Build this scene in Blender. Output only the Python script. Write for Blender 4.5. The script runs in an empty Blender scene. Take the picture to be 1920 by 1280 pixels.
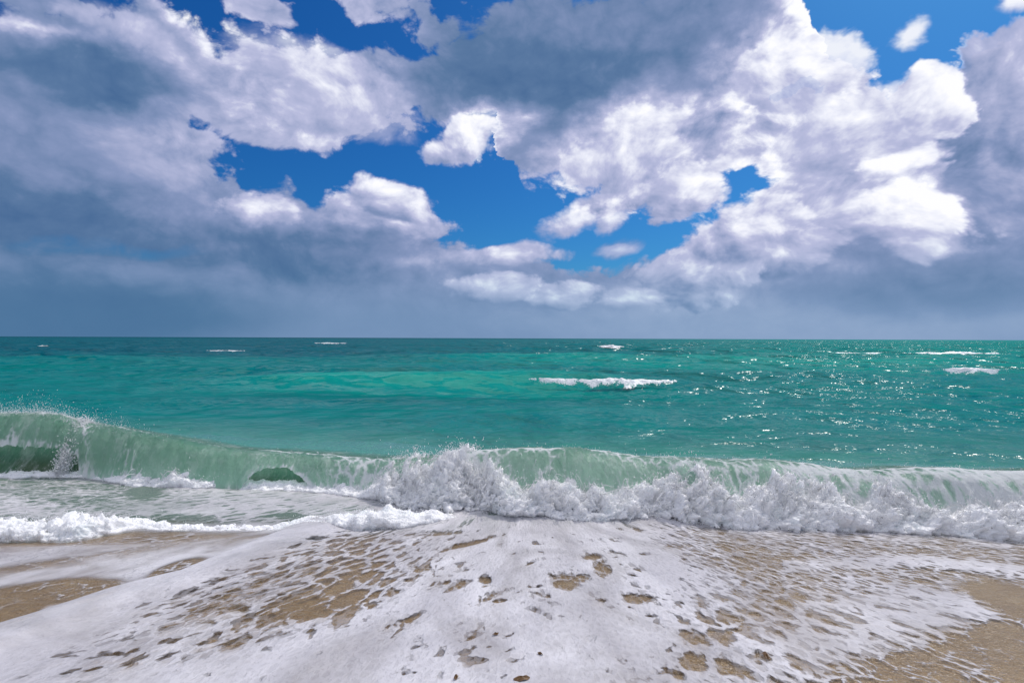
import bpy, math, random
import numpy as np
from mathutils import Vector

rng = np.random.default_rng(7)
random.seed(7)
SC = bpy.context.scene
COL = SC.collection

# ------------------------------------------------------------------ camera
F = 1067.0            # focal length in pixels of the 1920 wide photograph
H = 1.8               # eye height above the mean sea level
CX, HY = 960.0, 634.0 # image column of the view axis, row of the horizon
ROLL = 7.0 / 1920.0
cam_d = bpy.data.cameras.new('camera')
cam = bpy.data.objects.new('camera', cam_d)
COL.objects.link(cam)
cam_d.sensor_width = 36.0
cam_d.lens = 36.0 * F / 1920.0
cam_d.clip_start = 0.05
cam_d.clip_end = 100000.0
cam.location = (0, 0, H)
cam.rotation_euler = (math.radians(90 - math.degrees(math.atan(6 / F))), 0, 0)
cam.rotation_euler.rotate_axis('Z', ROLL)
SC.camera = cam

# ------------------------------------------------------------------ light
SUN_AZ, SUN_EL = math.radians(44), math.radians(51)
sdir = Vector((math.sin(SUN_AZ) * math.cos(SUN_EL), math.cos(SUN_AZ) * math.cos(SUN_EL), math.sin(SUN_EL)))
sun_d = bpy.data.lights.new('sun', 'SUN')
sun_d.energy = 2.1
sun_d.angle = math.radians(0.5)
sun_d.color = (1.0, 0.95, 0.89)
sun = bpy.data.objects.new('sun', sun_d)
sun.rotation_euler = sdir.to_track_quat('Z', 'Y').to_euler()
sun.location = (30, 30, 40)
COL.objects.link(sun)
SC.view_settings.view_transform = 'Standard'
SC.view_settings.look = 'None'
SC.view_settings.exposure = 0.25
SC.view_settings.gamma = 1.0
SC.cycles.use_denoising = True
SC.cycles.use_adaptive_sampling = True
SC.cycles.adaptive_threshold = 0.018
SC.cycles.max_bounces = 8
SC.cycles.transparent_max_bounces = 16
SC.cycles.sample_clamp_indirect = 4.0
SC.cycles.sample_clamp_direct = 5.0


# ------------------------------------------------------------------ node helper
class NT:
    def __init__(self, tree):
        self.t = tree

    def n(self, typ, ins=None, **props):
        nd = self.t.nodes.new(typ)
        for k, v in props.items():
            setattr(nd, k, v)
        for k, v in (ins or {}).items():
            s = nd.inputs[k]
            if isinstance(v, bpy.types.NodeSocket):
                self.t.links.new(v, s)
            else:
                s.default_value = v
        return nd

    def m(self, op, a, b=None, c=None, clamp=False):
        d = {0: a}
        if b is not None:
            d[1] = b
        if c is not None:
            d[2] = c
        return self.n('ShaderNodeMath', d, operation=op, use_clamp=clamp).outputs[0]

    def vm(self, op, a, b=None):
        d = {0: a}
        if b is not None:
            d[1] = b
        return self.n('ShaderNodeVectorMath', d, operation=op).outputs[0]

    def ss(self, v, lo, hi, to0=0.0, to1=1.0, mode='SMOOTHSTEP'):
        return self.n('ShaderNodeMapRange', {0: v, 1: lo, 2: hi, 3: to0, 4: to1}, interpolation_type=mode).outputs[0]

    def mixc(self, f, a, b):
        nd = self.n('ShaderNodeMix', data_type='RGBA')
        for i, v in ((0, f), (6, a), (7, b)):
            if isinstance(v, bpy.types.NodeSocket):
                self.t.links.new(v, nd.inputs[i])
            else:
                nd.inputs[i].default_value = v
        return nd.outputs[2]

    def mixs(self, f, a, b):
        return self.n('ShaderNodeMixShader', {0: f, 1: a, 2: b}).outputs[0]

    def noise(self, vec, scale, detail=4.0, rough=0.5, dist=0.0, typ='FBM', dim='3D'):
        nd = self.n('ShaderNodeTexNoise', {'Vector': vec, 'Scale': scale, 'Detail': detail, 'Roughness': rough, 'Distortion': dist},
                    noise_dimensions=dim, noise_type=typ)
        return nd.outputs[0]

    def attr(self, name, out='Fac'):
        return self.n('ShaderNodeAttribute', attribute_name=name).outputs[out]

    def ramp(self, f, stops, interp='LINEAR'):
        nd = self.n('ShaderNodeValToRGB', {0: f})
        cr = nd.color_ramp
        cr.interpolation = interp
        while len(cr.elements) < len(stops):
            cr.elements.new(0.5)
        for e, (p, c) in zip(cr.elements, stops):
            e.position = p
            e.color = (c[0], c[1], c[2], 1.0)
        return nd.outputs[0]


def lin(r, g, b):
    f = lambda c: c / 255 / 12.92 if c / 255 <= 0.04045 else ((c / 255 + 0.055) / 1.055) ** 2.4
    return (f(r), f(g), f(b))


def rgba(r, g, b):
    return lin(r, g, b) + (1.0,)


# ------------------------------------------------------------------ sky: Nishita blue and broken cumulus
def azel(px, py):
    a = math.atan((px - CX) / F)
    e = math.atan((HY - py) / F * math.cos(a))
    return a, e


world = bpy.data.worlds.new('World')
SC.world = world
world.use_nodes = True
wt = world.node_tree
wt.nodes.clear()

grp = bpy.data.node_groups.new('cloud_relief', 'ShaderNodeTree')
grp.interface.new_socket('Vector', in_out='INPUT', socket_type='NodeSocketVector')
grp.interface.new_socket('Value', in_out='OUTPUT', socket_type='NodeSocketFloat')
g = NT(grp)
gi = g.n('NodeGroupInput').outputs[0]
warp = g.n('ShaderNodeTexNoise', {'Vector': gi, 'Scale': 5.0, 'Detail': 3.0}, noise_dimensions='2D').outputs['Color']
wv = g.vm('ADD', gi, g.vm('MULTIPLY', g.vm('SUBTRACT', warp, (0.5, 0.5, 0.5)), (0.10, 0.08, 0.0)))
fbm = g.noise(wv, 6.0, 9.0, 0.55, 0.1, dim='2D')
vor = g.n('ShaderNodeTexVoronoi', {'Vector': wv, 'Scale': 17.0, 'Detail': 4.0, 'Roughness': 0.55, 'Lacunarity': 2.1, 'Smoothness': 0.35},
          voronoi_dimensions='2D', feature='SMOOTH_F1', normalize=True).outputs['Distance']
puff = g.m('SUBTRACT', 1.0, g.m('MULTIPLY', vor, 1.6))
hgt = g.m('ADD', g.m('MULTIPLY', fbm, 0.62), g.m('MULTIPLY', puff, 0.38))
grp.interface.new_socket('Puff', in_out='OUTPUT', socket_type='NodeSocketFloat')
vor2 = g.n('ShaderNodeTexVoronoi', {'Vector': wv, 'Scale': 15.0, 'Detail': 3.0, 'Roughness': 0.5, 'Lacunarity': 2.3, 'Smoothness': 0.3},
           voronoi_dimensions='2D', feature='SMOOTH_F1', normalize=True).outputs['Distance']
g.n('NodeGroupOutput', {0: hgt, 1: g.m('ADD', g.m('MULTIPLY', fbm, 0.45), g.m('MULTIPLY', g.m('SUBTRACT', 1.0, g.m('MULTIPLY', vor2, 1.7)), 0.55))})

w = NT(wt)
tc = w.n('ShaderNodeTexCoord').outputs['Generated']
sep = w.n('ShaderNodeSeparateXYZ', {0: tc})
AZ = w.m('ARCTAN2', sep.outputs[0], sep.outputs[1])
EL = w.m('ARCSINE', sep.outputs[2])
P2 = w.n('ShaderNodeCombineXYZ', {0: AZ, 1: EL, 2: 0.0}).outputs[0]
PN = w.vm('MULTIPLY', P2, (1.0, 1.45, 1.0))


def relief(vec):
    nd = w.n('ShaderNodeGroup')
    nd.node_tree = grp
    wt.links.new(vec, nd.inputs[0])
    return nd.outputs


(H0, Q0) = relief(PN)[:2]
(H1, Q1) = relief(w.vm('ADD', PN, (0.016, 0.018, 0.0)))[:2]
H2 = relief(w.vm('ADD', PN, (0.05, 0.055, 0.0)))[0]
AZ0, AZ1, ELS = -0.95, 0.95, 0.9
WN = w.n('ShaderNodeTexNoise', {'Vector': PN, 'Scale': 9.0, 'Detail': 5.0, 'Roughness': .55}, noise_dimensions='2D').outputs['Color']
WS = w.n('ShaderNodeSeparateXYZ', {0: WN})
lowk = w.ss(EL, 0.03, 0.2, 0.3, 1.0)
AZW = w.m('ADD', AZ, w.m('MULTIPLY', w.m('SUBTRACT', WS.outputs[0], 0.5), w.m('MULTIPLY', lowk, 0.13)))
ELW = w.m('ADD', EL, w.m('MULTIPLY', w.m('SUBTRACT', WS.outputs[1], 0.5), w.m('MULTIPLY', lowk, 0.08)))
PW = w.n('ShaderNodeCombineXYZ', {0: AZW, 1: ELW, 2: 0.0}).outputs[0]
AZN = w.m('DIVIDE', w.m('SUBTRACT', AZW, AZ0), AZ1 - AZ0, clamp=True)


def edge(points):
    """height of a cloud edge (radians) along the compass, given as a profile"""
    nd = w.n('ShaderNodeFloatCurve', {0: 1.0, 1: AZN})
    cu = nd.mapping.curves[0]
    pts = []
    for px, py in points:
        a, e = azel(px, py)
        pts.append(((a - AZ0) / (AZ1 - AZ0), min(max(e / ELS * 0.5 + 0.3, 0.0), 1.0)))
    pts = [(0.0, pts[0][1])] + pts + [(1.0, pts[-1][1])]
    cu.points[0].location, cu.points[1].location = pts[0], pts[-1]
    for p in pts[1:-1]:
        cu.points.new(*p)
    for p in cu.points:
        p.handle_type = 'VECTOR'
    nd.mapping.update()
    return w.m('MULTIPLY', w.m('SUBTRACT', nd.outputs[0], 0.3), ELS / 0.5)


def blob(cx, cy, rx, ry, rot=0.0, src=None):
    a, e = azel(cx, cy)
    sx = math.cos(a) ** 2 / F
    sy = math.cos(a) * math.cos(e) ** 2 / F
    mp = w.n('ShaderNodeMapping', {'Vector': src or PW, 'Location': (a, e, 0), 'Rotation': (0, 0, math.radians(rot)),
                                   'Scale': (rx * sx, ry * sy, 1.0)}, vector_type='TEXTURE')
    return w.n('ShaderNodeTexGradient', {0: mp.outputs[0]}, gradient_type='SPHERICAL').outputs['Fac']


A_TOP = edge([(-200, 60), (0, 60), (200, 80), (330, 190), (362, 215), (385, 262), (435, 305), (455, 345), (475, 364), (525, 372), (545, 386), (600, 376), (680, 350), (725, 345), (782, 352), (800, 404), (846, 446), (900, 464),
              (1015, 455), (1035, 492), (1060, 508), (1140, 506), (1188, 492), (1222, 470), (1262, 440), (1320, 410), (1380, 384),
              (1430, 345), (1455, 240), (1475, 80), (1490, -30), (1515, -30), (1535, 84),
              (1610, 100), (1645, 140), (1675, 172), (1700, 148), (1730, 118), (1775, 114), (1802, 142), (1818, 105), (1850, 64),
              (1925, 42), (2300, 120)])
B_BOT = edge([(-200, 300), (340, 300), (385, 238), (450, 264), (520, 285), (580, 290), (620, 277), (700, 268), (762, 238), (784, 205),
              (812, 225), (945, 232), (955, 322), (978, 340), (1040, 360), (1150, 390), (1240, 404), (1282, 386), (1310, 368), (1365, 345),
              (1405, 330), (1445, 420), (1920, 420), (2300, 300)])
B_TOP = edge([(-200, 10), (0, 20), (120, 20), (180, 12), (280, 28), (350, 48), (430, 64), (500, 80), (600, 84), (700, 70), (738, 108), (790, 96),
              (822, 84), (850, 58), (900, 52), (955, 12), (1000, -30), (1480, -40), (1530, 0), (1560, 120), (1600, 420), (2300, 420)])
mA = w.m('SUBTRACT', A_TOP, ELW)
mB = w.m('MINIMUM', w.m('SUBTRACT', ELW, B_BOT), w.m('SUBTRACT', B_TOP, ELW))
M = w.m('MAXIMUM', mA, mB)
# single clouds in the gaps
for c in ((480, 14, 120, 46, -4), (700, 4, 170, 62, -6), (800, 40, 90, 60, -40), (120, 8, 260, 40, 0), (990, 478, 80, 14, 4)):
    M = w.m('MAXIMUM', M, w.m('MULTIPLY_ADD', blob(*c), 0.075, -0.028))
# gaps in the clouds
for c in ((1402, 348, 84, 74, 20), (1490, 165, 60, 34, 0), (850, 30, 60, 60, 0)):
    M = w.m('MINIMUM', M, w.m('MULTIPLY_ADD', blob(*c), -0.085, 0.05))
# broken cloud overhead, out of view, added to lift the ambient light
HIGH = w.ss(EL, 0.60, 0.78)
M = w.m('MAXIMUM', M, w.m('MULTIPLY_ADD', HIGH, 0.16, -0.125))
edge_n = w.m('SUBTRACT', H0, 0.5)
MD = w.m('ADD', M, w.m('MULTIPLY', edge_n, 0.13))
DENS = w.ss(MD, -0.007, 0.014)
# thin the far left low streak
thin = w.m('MULTIPLY', blob(190, 468, 190, 22, 2), w.ss(H0, 0.42, 0.62, 0.9, 0.25))
DENS = w.m('MULTIPLY', DENS, w.m('SUBTRACT', 1.0, thin), clamp=True)

# how much sun reaches each part of the clouds
BR = w.ss(AZ, -0.75, 0.75, 0.36, 0.50, 'LINEAR')
for cx, cy, rx, ry, rot, v in (
        (1650, 300, 520, 330, 0, .56), (800, 610, 2600, 110, 0, .46), (100, 590, 700, 120, 0, .22), (1500, 600, 950, 100, 0, .58), (1880, 420, 300, 200, 0, .42),
        (60, 60, 260, 60, 0, .44), (140, 92, 300, 46, -8, .70), (200, 150, 320, 80, 3, .18), (100, 270, 300, 120, 0, .42), (340, 285, 200, 90, 0, .60),
        (580, 180, 380, 180, -4, .70), (450, 92, 220, 50, -14, .80), (720, 20, 260, 80, 0, .68), (480, 16, 180, 60, 0, .62), (150, 425, 460, 90, 0, .18), (440, 410, 230, 90, 0, .48),
        (730, 390, 240, 120, -16, .64), (600, 482, 420, 70, 0, .26), (910, 480, 300, 50, 2, .56), (950, 535, 300, 60, 0, .46),
        (1050, 90, 420, 330, 0, .32), (1010, 160, 330, 160, 0, .21), (1120, 40, 180, 80, 0, .36), (1310, 190, 230, 190, 20, .30), (1330, 60, 300, 110, 0, .36),
        (870, 262, 190, 70, 16, .84), (1165, 285, 280, 140, 20, .86), (1150, 372, 240, 60, 14, .58), (1320, 335, 130, 100, 30, .78), (1075, 412, 130, 60, 0, .8),
        (1500, 150, 280, 210, 0, .84), (1580, 50, 130, 190, 30, .96), (1620, 235, 240, 150, 15, .92), (1440, 280, 170, 140, 0, .86), (1560, 360, 200, 110, 0, .60),
        (1740, 160, 150, 110, 20, .95), (1850, 90, 150, 70, 25, .92), (1860, 240, 170, 200, 0, .50), (1680, 305, 200, 50, 0, .92), (1600, 425, 200, 70, 0, .46),
        (1705, 405, 230, 90, -24, .94), (1390, 445, 220, 110, 20, .70), (1280, 500, 200, 100, 10, .74), (1160, 510, 300, 50, 0, .46), (1750, 525, 420, 90, 0, .40),
        (1550, 490, 240, 60, 0, .50), (1712, 50, 90, 60, 0, .95), (1905, 4, 90, 50, 0, .95)):
    mk_ = w.ss(blob(cx, cy, rx, ry, rot), 0.0, 0.7)
    BR = w.m('MULTIPLY_ADD', w.m('SUBTRACT', v, BR), mk_, BR)
# unseen clouds behind the camera and overhead, brightened to light the white water
BR = w.m('MULTIPLY_ADD', w.m('SUBTRACT', .92, BR), w.m('MAXIMUM', w.ss(sep.outputs[1], .25, -.5), w.m('MULTIPLY', HIGH, .85)), BR)
rel = w.m('ADD', w.m('MULTIPLY', w.m('SUBTRACT', H0, H1), 0.6), w.m('MULTIPLY', w.m('SUBTRACT', H0, H2), 0.7))
low = w.ss(EL, 0.02, 0.14, 0.12, 1.0)
rel = w.m('MULTIPLY', rel, w.m('MULTIPLY', low, w.ss(BR, 0.35, 0.9, 0.28, 1.1)))
rim = w.m('MULTIPLY', w.m('MULTIPLY', w.ss(MD, 0.0, 0.05, 0.16, 0.0), w.ss(BR, .3, .9)), low)
LUM = w.m('ADD', w.m('ADD', BR, rel), rim)
LUM = w.m('ADD', LUM, w.m('MULTIPLY', edge_n, w.m('MULTIPLY', low, 0.22)))
PW1 = w.vm('ADD', PW, (0.028, 0.030, 0.0))
HALF = w.vm('ADD', P2, w.vm('MULTIPLY', w.vm('SUBTRACT', PW, P2), (.45, .45, 0.0)))
HALF1 = w.vm('ADD', HALF, (0.028, 0.030, 0.0))


def layer(cx, cy, rx, ry, rot, lum, k_side=.45, soft=.12, na=.62, opac=1.0):
    """a cloud in front of the others, lit on the side facing the sun"""
    global LUM, DENS
    b0, b1_ = blob(cx, cy, rx, ry, rot, HALF), blob(cx, cy, rx, ry, rot, HALF1)
    m0 = w.m('ADD', b0, w.m('MULTIPLY_ADD', Q0, na, -.5 * na - .34))
    d_ = w.m('MULTIPLY', w.ss(m0, -soft * .25, soft * .62), w.m('MULTIPLY', w.ss(b0, 0.0, .12), opac))
    l_ = w.m('MULTIPLY_ADD', w.m('SUBTRACT', b0, b1_), k_side, lum)
    l_ = w.m('MULTIPLY_ADD', w.m('SUBTRACT', Q0, Q1), .62, l_)
    LUM = w.m('MULTIPLY_ADD', w.m('SUBTRACT', l_, LUM), d_, LUM)
    DENS = w.m('MAXIMUM', DENS, d_)


for c in ((1880, 210, 230, 260, 0, .54, .62, .10, .7, .95), (1748, 190, 120, 120, 10, .74, .5), (1610, 250, 260, 130, 12, .76, .4, .2, .66, .8), (1500, 130, 190, 120, 0, .80, .4, .2, .66, .85),
          (1680, 308, 150, 44, 2, .74, .45, .35, .85, .9), (1850, 380, 220, 130, 0, .44, .3, .3, .66, .8), (1560, 400, 210, 90, 8, .58, .4, .3, .66, .8), (1702, 415, 200, 100, -24, .76, .42, .28, .85, .95),
          (1480, 470, 200, 70, 10, .60, .4, .2), (1310, 510, 190, 110, 10, .66, .45, .12), (1400, 430, 170, 90, 20, .70, .45, .2), (1170, 285, 200, 110, 24, .80, .35, .25, .7, .8),
          (1300, 350, 130, 86, 24, .76, .4, .22, .8), (1165, 372, 190, 46, 12, .56, .3, .3), (865, 264, 130, 66, 18, .74, .42, .22, .8), (1068, 416, 110, 50, 18, .72, .35, .45, 1.0, .95), (1140, 408, 60, 44, 34, .68, .35, .45, 1.0, .9),
          (1712, 52, 56, 42, 14, .74, .3, .6, 1.1, .85), (1905, 0, 90, 44, 10, .8, .3, .5, 1.0, .9), (1160, 466, 70, 26, 5, .6, .3, .6, 1.1, .75), (925, 540, 150, 44, 0, .62, .45, .2, .75, .75), (1050, 552, 130, 40, 0, .61, .45, .2, .75, .7), (1180, 560, 110, 30, 0, .58, .4, .3, .75, .6),
          (735, 378, 120, 60, -14, .64, .4, .2), (480, 396, 130, 56, 0, .56, .4, .2), (950, 478, 180, 34, 3, .58, .3, .3),
          (590, 130, 260, 84, -6, .70, .3, .4, .66, .6), (660, 215, 190, 80, -6, .68, .35, .3, .66, .6), (230, 58, 240, 60, -12, .66, .35, .4, .66, .6), (250, 330, 230, 90, 0, .50, .35, .5, .66, .55)):
    layer(*c)
CCOL = w.ramp(LUM, [(0.0, lin(60, 97, 143)), (0.25, lin(90, 120, 160)), (0.5, lin(134, 150, 189)), (0.75, lin(184, 188, 220)), (0.92, lin(236, 238, 250)), (1.0, lin(252, 252, 255))])
# moist air low over the sea takes the violet out of the far cloud
CCOL = w.mixc(w.ss(EL, 0.02, 0.17, 1.0, 0.0), CCOL, w.vm('MULTIPLY', CCOL, (0.80, 0.98, 0.96)))
sky = w.n('ShaderNodeTexSky', sky_type='NISHITA', sun_disc=False, sun_elevation=SUN_EL, sun_rotation=SUN_AZ,
          air_density=1.0, dust_density=1.2, ozone_density=3.0)
hs = w.n('ShaderNodeHueSaturation', {'Saturation': 1.35, 'Value': 0.95, 'Color': sky.outputs[0]}).outputs[0]
hs = w.vm('MULTIPLY', hs, (0.15, 0.50, 0.80))
b1 = w.n('ShaderNodeBackground', {0: hs, 1: 0.09}).outputs[0]
b2 = w.n('ShaderNodeBackground', {0: CCOL, 1: 0.86}).outputs[0]
w.n('ShaderNodeOutputWorld', {0: w.mixs(DENS, b1, b2)})
world.cycles.sampling_method = 'MANUAL'
world.cycles.sample_map_resolution = 512


# ------------------------------------------------------------------ numpy noise
def _hash(i, j, k, seed):
    n = (i * 374761393 + j * 668265263 + k * 2147483647 + seed * 1274126177) & 0xFFFFFFFF
    n = ((n ^ (n >> 13)) * 1274126177) & 0xFFFFFFFF
    return (n ^ (n >> 16)) & 0xFFFFFFFF


def perlin(x, y, z=None, seed=0):
    if z is None:
        z = np.zeros_like(x)
    xi, yi, zi = (np.floor(v).astype(np.int64) for v in (x, y, z))
    xf, yf, zf = x - xi, y - yi, z - zi
    fu, fv, fw = (t * t * t * (t * (t * 6 - 15) + 10) for t in (xf, yf, zf))
    out = 0
    for dx in (0, 1):
        for dy in (0, 1):
            for dz in (0, 1):
                h = _hash(xi + dx, yi + dy, zi + dz, seed)
                gx = ((h & 1023) / 511.5) - 1
                gy = (((h >> 10) & 1023) / 511.5) - 1
                gz = (((h >> 20) & 1023) / 511.5) - 1
                d = gx * (xf - dx) + gy * (yf - dy) + gz * (zf - dz)
                wgt = (fu if dx else 1 - fu) * (fv if dy else 1 - fv) * (fw if dz else 1 - fw)
                out = out + d * wgt
    return out


def fbm_np(x, y, z=None, oct=4, seed=0, rough=0.5, lac=2.03, bill=False):
    s, a = 0, 1.0
    for o in range(oct):
        n = perlin(x, y, z, seed + o * 17)
        if bill:
            n = np.abs(n) * 2 - 0.4
        s = s + a * n
        a *= rough
        x, y = x * lac, y * lac
        if z is not None:
            z = z * lac
    return s


def sst(e0, e1, x):
    t = np.clip((x - e0) / (e1 - e0), 0, 1)
    return t * t * (3 - 2 * t)


# ------------------------------------------------------------------ mesh helpers
def grid_mesh(name, P, attrs=None, cols=None, uv=None, mat=None, parent=None):
    ny, nx = P.shape[:2]
    me = bpy.data.meshes.new(name)
    idx = np.arange(ny * nx).reshape(ny, nx)
    q = np.stack([idx[:-1, :-1], idx[:-1, 1:], idx[1:, 1:], idx[1:, :-1]], -1).reshape(-1, 4)
    me.vertices.add(ny * nx)
    me.vertices.foreach_set('co', P.reshape(-1).astype(np.float32))
    me.loops.add(q.size)
    me.loops.foreach_set('vertex_index', q.reshape(-1).astype(np.int32))
    me.polygons.add(len(q))
    me.polygons.foreach_set('loop_start', np.arange(0, q.size, 4, dtype=np.int32))
    me.polygons.foreach_set('use_smooth', np.ones(len(q), dtype=bool))
    me.update(calc_edges=True)
    for k, v in (attrs or {}).items():
        me.attributes.new(k, 'FLOAT', 'POINT').data.foreach_set('value', v.reshape(-1).astype(np.float32))
    for k, v in (cols or {}).items():
        c4 = np.concatenate([v, np.ones(v.shape[:-1] + (1,))], -1)
        me.attributes.new(k, 'FLOAT_COLOR', 'POINT').data.foreach_set('color', c4.reshape(-1).astype(np.float32))
    if uv is not None:
        v3 = np.concatenate([uv, np.zeros(uv.shape[:-1] + (1,))], -1)
        me.attributes.new('flow', 'FLOAT_VECTOR', 'POINT').data.foreach_set('vector', v3.reshape(-1).astype(np.float32))
    if mat:
        me.materials.append(mat)
    return link(name, me, parent)


def link(name, me, parent=None):
    o = bpy.data.objects.new(name, me)
    COL.objects.link(o)
    if parent:
        o.parent = parent
    return o


def tag(o, label=None, cat=None, kind=None, group=None):
    for k, v in (('label', label), ('category', cat), ('kind', kind), ('group', group)):
        if v:
            o[k] = v
    return o


def thing(name, label, cat, group=None, loc=(0, 0, 0)):
    o = bpy.data.objects.new(name, None)
    o.empty_display_size = 0.2
    o.location = loc
    COL.objects.link(o)
    return tag(o, label, cat, None, group)


def raw_mesh(name, V, Fc, mat, parent=None, smooth=True):
    """triangles from arrays"""
    me = bpy.data.meshes.new(name)
    me.vertices.add(len(V))
    me.vertices.foreach_set('co', V.reshape(-1).astype(np.float32))
    me.loops.add(Fc.size)
    me.loops.foreach_set('vertex_index', Fc.reshape(-1).astype(np.int32))
    me.polygons.add(len(Fc))
    me.polygons.foreach_set('loop_start', np.arange(0, Fc.size, 3, dtype=np.int32))
    me.polygons.foreach_set('use_smooth', np.full(len(Fc), smooth))
    me.update(calc_edges=True)
    me.materials.append(mat)
    return link(name, me, parent)


OCT_V = np.array([(1, 0, 0), (-1, 0, 0), (0, 1, 0), (0, -1, 0), (0, 0, 1), (0, 0, -1)], float)
OCT_F = np.array([(0, 2, 4), (2, 1, 4), (1, 3, 4), (3, 0, 4), (2, 0, 5), (1, 2, 5), (3, 1, 5), (0, 3, 5)])


def droplets(C, R, D=None, S=None):
    """stretched octahedra at C, radius R, long axis D with stretch S"""
    n = len(C)
    V = OCT_V[None] * R[:, None, None]
    if D is not None:
        d = D / np.linalg.norm(D, axis=1, keepdims=True)
        along = (V * d[:, None]).sum(-1, keepdims=True)
        V = V + along * d[:, None] * (S[:, None, None] - 1)
    V = V + C[:, None]
    Fc = OCT_F[None] + (np.arange(n) * 6)[:, None, None]
    return V.reshape(-1, 3), Fc.reshape(-1, 3)


# ------------------------------------------------------------------ where things stand
def row(px, py):
    return py - HY - (px - CX) * ROLL


def gp(px, py, z=0.04):
    """ground point seen at an image position, on the level z"""
    Y = (H - z) * F / row(px, py)
    return (px - CX) / F * Y, Y


def proj(x, y, z):
    px = CX + x / y * F
    py = HY + (H - z) / y * F + (px - CX) * ROLL
    return px, py


def beach_z(x, y):
    return 0.43 - 0.080 * y - 0.012 * np.clip(-x - 1, 0, 8) * sst(5.5, 3.0, y) + 0.012 * perlin(x * 0.7, y * 0.7, seed=5)


FOOT = [(-600, 890), (0, 892), (160, 892), (250, 908), (430, 914), (560, 916), (700, 934), (760, 950), (900, 958), (960, 966), (1100, 974),
        (1250, 968), (1300, 978), (1400, 992), (1550, 990), (1700, 1000), (1920, 1018), (2600, 1060)]
_f = np.array([gp(*p) for p in FOOT])


def y_foot(x):
    return np.interp(x, _f[:, 0], _f[:, 1])


CREST = [(-600, 760, .62), (0, 772, .60), (90, 775, .58), (170, 792, .56), (350, 824, .55), (480, 846, .52), (600, 852, .55), (700, 860, .6), (800, 858, .62),
         (900, 846, .72), (1000, 838, .80), (1100, 843, .80), (1200, 852, .80), (1300, 857, .8), (1390, 862, .8), (1500, 872, .8), (1600, 878, .8), (1700, 878, .8),
         (1920, 878, .8), (2600, 880, .8)]
_c = []
for px, py, d in CREST:
    x0 = (px - CX) / F * 6.5
    for _ in range(4):
        Y = float(y_foot(x0)) + d
        x0 = (px - CX) / F * Y
    _c.append((x0, Y, H - row(px, py) / F * Y))
_c = np.array(_c)


def smooth_interp(x, xs, ys, wdt=0.12):
    return sum(np.interp(x + o * wdt, xs, ys) for o in (-1.5, -.75, 0, .75, 1.5)) / 5


def y_crest(x):
    return smooth_interp(x, _c[:, 0], _c[:, 1])


def z_crest(x):
    return smooth_interp(x, _c[:, 0], _c[:, 2])


# ------------------------------------------------------------------ the sea surface
def sea_z(x, y):
    far = sst(7.5, 22, y)
    z = np.zeros_like(x)
    # rollers coming in
    for Y0, amp, wf, wb, xc, hw, tilt, sd in (
            (21.0, .62, 1.5, 3.2, -1.5, 8.5, .02, 1), (30.5, .42, 2.0, 3.5, -4, 14, -.03, 2), (45, .40, 2.5, 4, 6, 18, .03, 3), (60, .45, 2.5, 4, 40, 22, -.05, 4),
            (74, .62, 2.8, 5, 12, 16, .02, 5), (12.6, .13, .9, 1.6, 3.0, 6, .03, 6), (15.5, .14, 1.2, 1.8, -6, 7, -.03, 7), (27, .3, 1.8, 2.6, 17, 9, -.04, 8)):
        yc = Y0 + tilt * x + 0.7 * perlin(x * 0.12 + sd * 7.3, x * 0 + sd, seed=sd)
        d = y - yc
        prof = np.where(d < 0, np.exp(-(d / wf) ** 2), np.exp(-(d / wb) ** 2))
        z = z + amp * prof * np.exp(-((x - xc) / hw) ** 4)
    # open swell
    for lam, ang, amp, ph in ((31, .10, .16, 0), (23, -.16, .13, 2), (17, .28, .09, 4), (11.5, -.33, .07, 1), (7.3, .5, .045, 3), (5.1, -.62, .03, 5)):
        kx, ky = math.sin(ang) * 2 * math.pi / lam, math.cos(ang) * 2 * math.pi / lam
        s = np.sin(kx * x + ky * y + ph + 1.3 * perlin(x / lam * .4, y / lam * .4, seed=int(lam)))
        fade = far * (1 - sst(lam * 18, lam * 60, y)) if lam < 20 else far
        z = z + amp * fade * (s + .35 * (s * s - .5))
    near = 1 - sst(60, 160, y)
    chop = fbm_np(x * .55, y * .95, oct=4, seed=40, rough=.55)
    z = z + near * chop * (.030 + .075 * far)
    return z


def hump_edge(x):
    return y_crest(x) + 2.8


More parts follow.
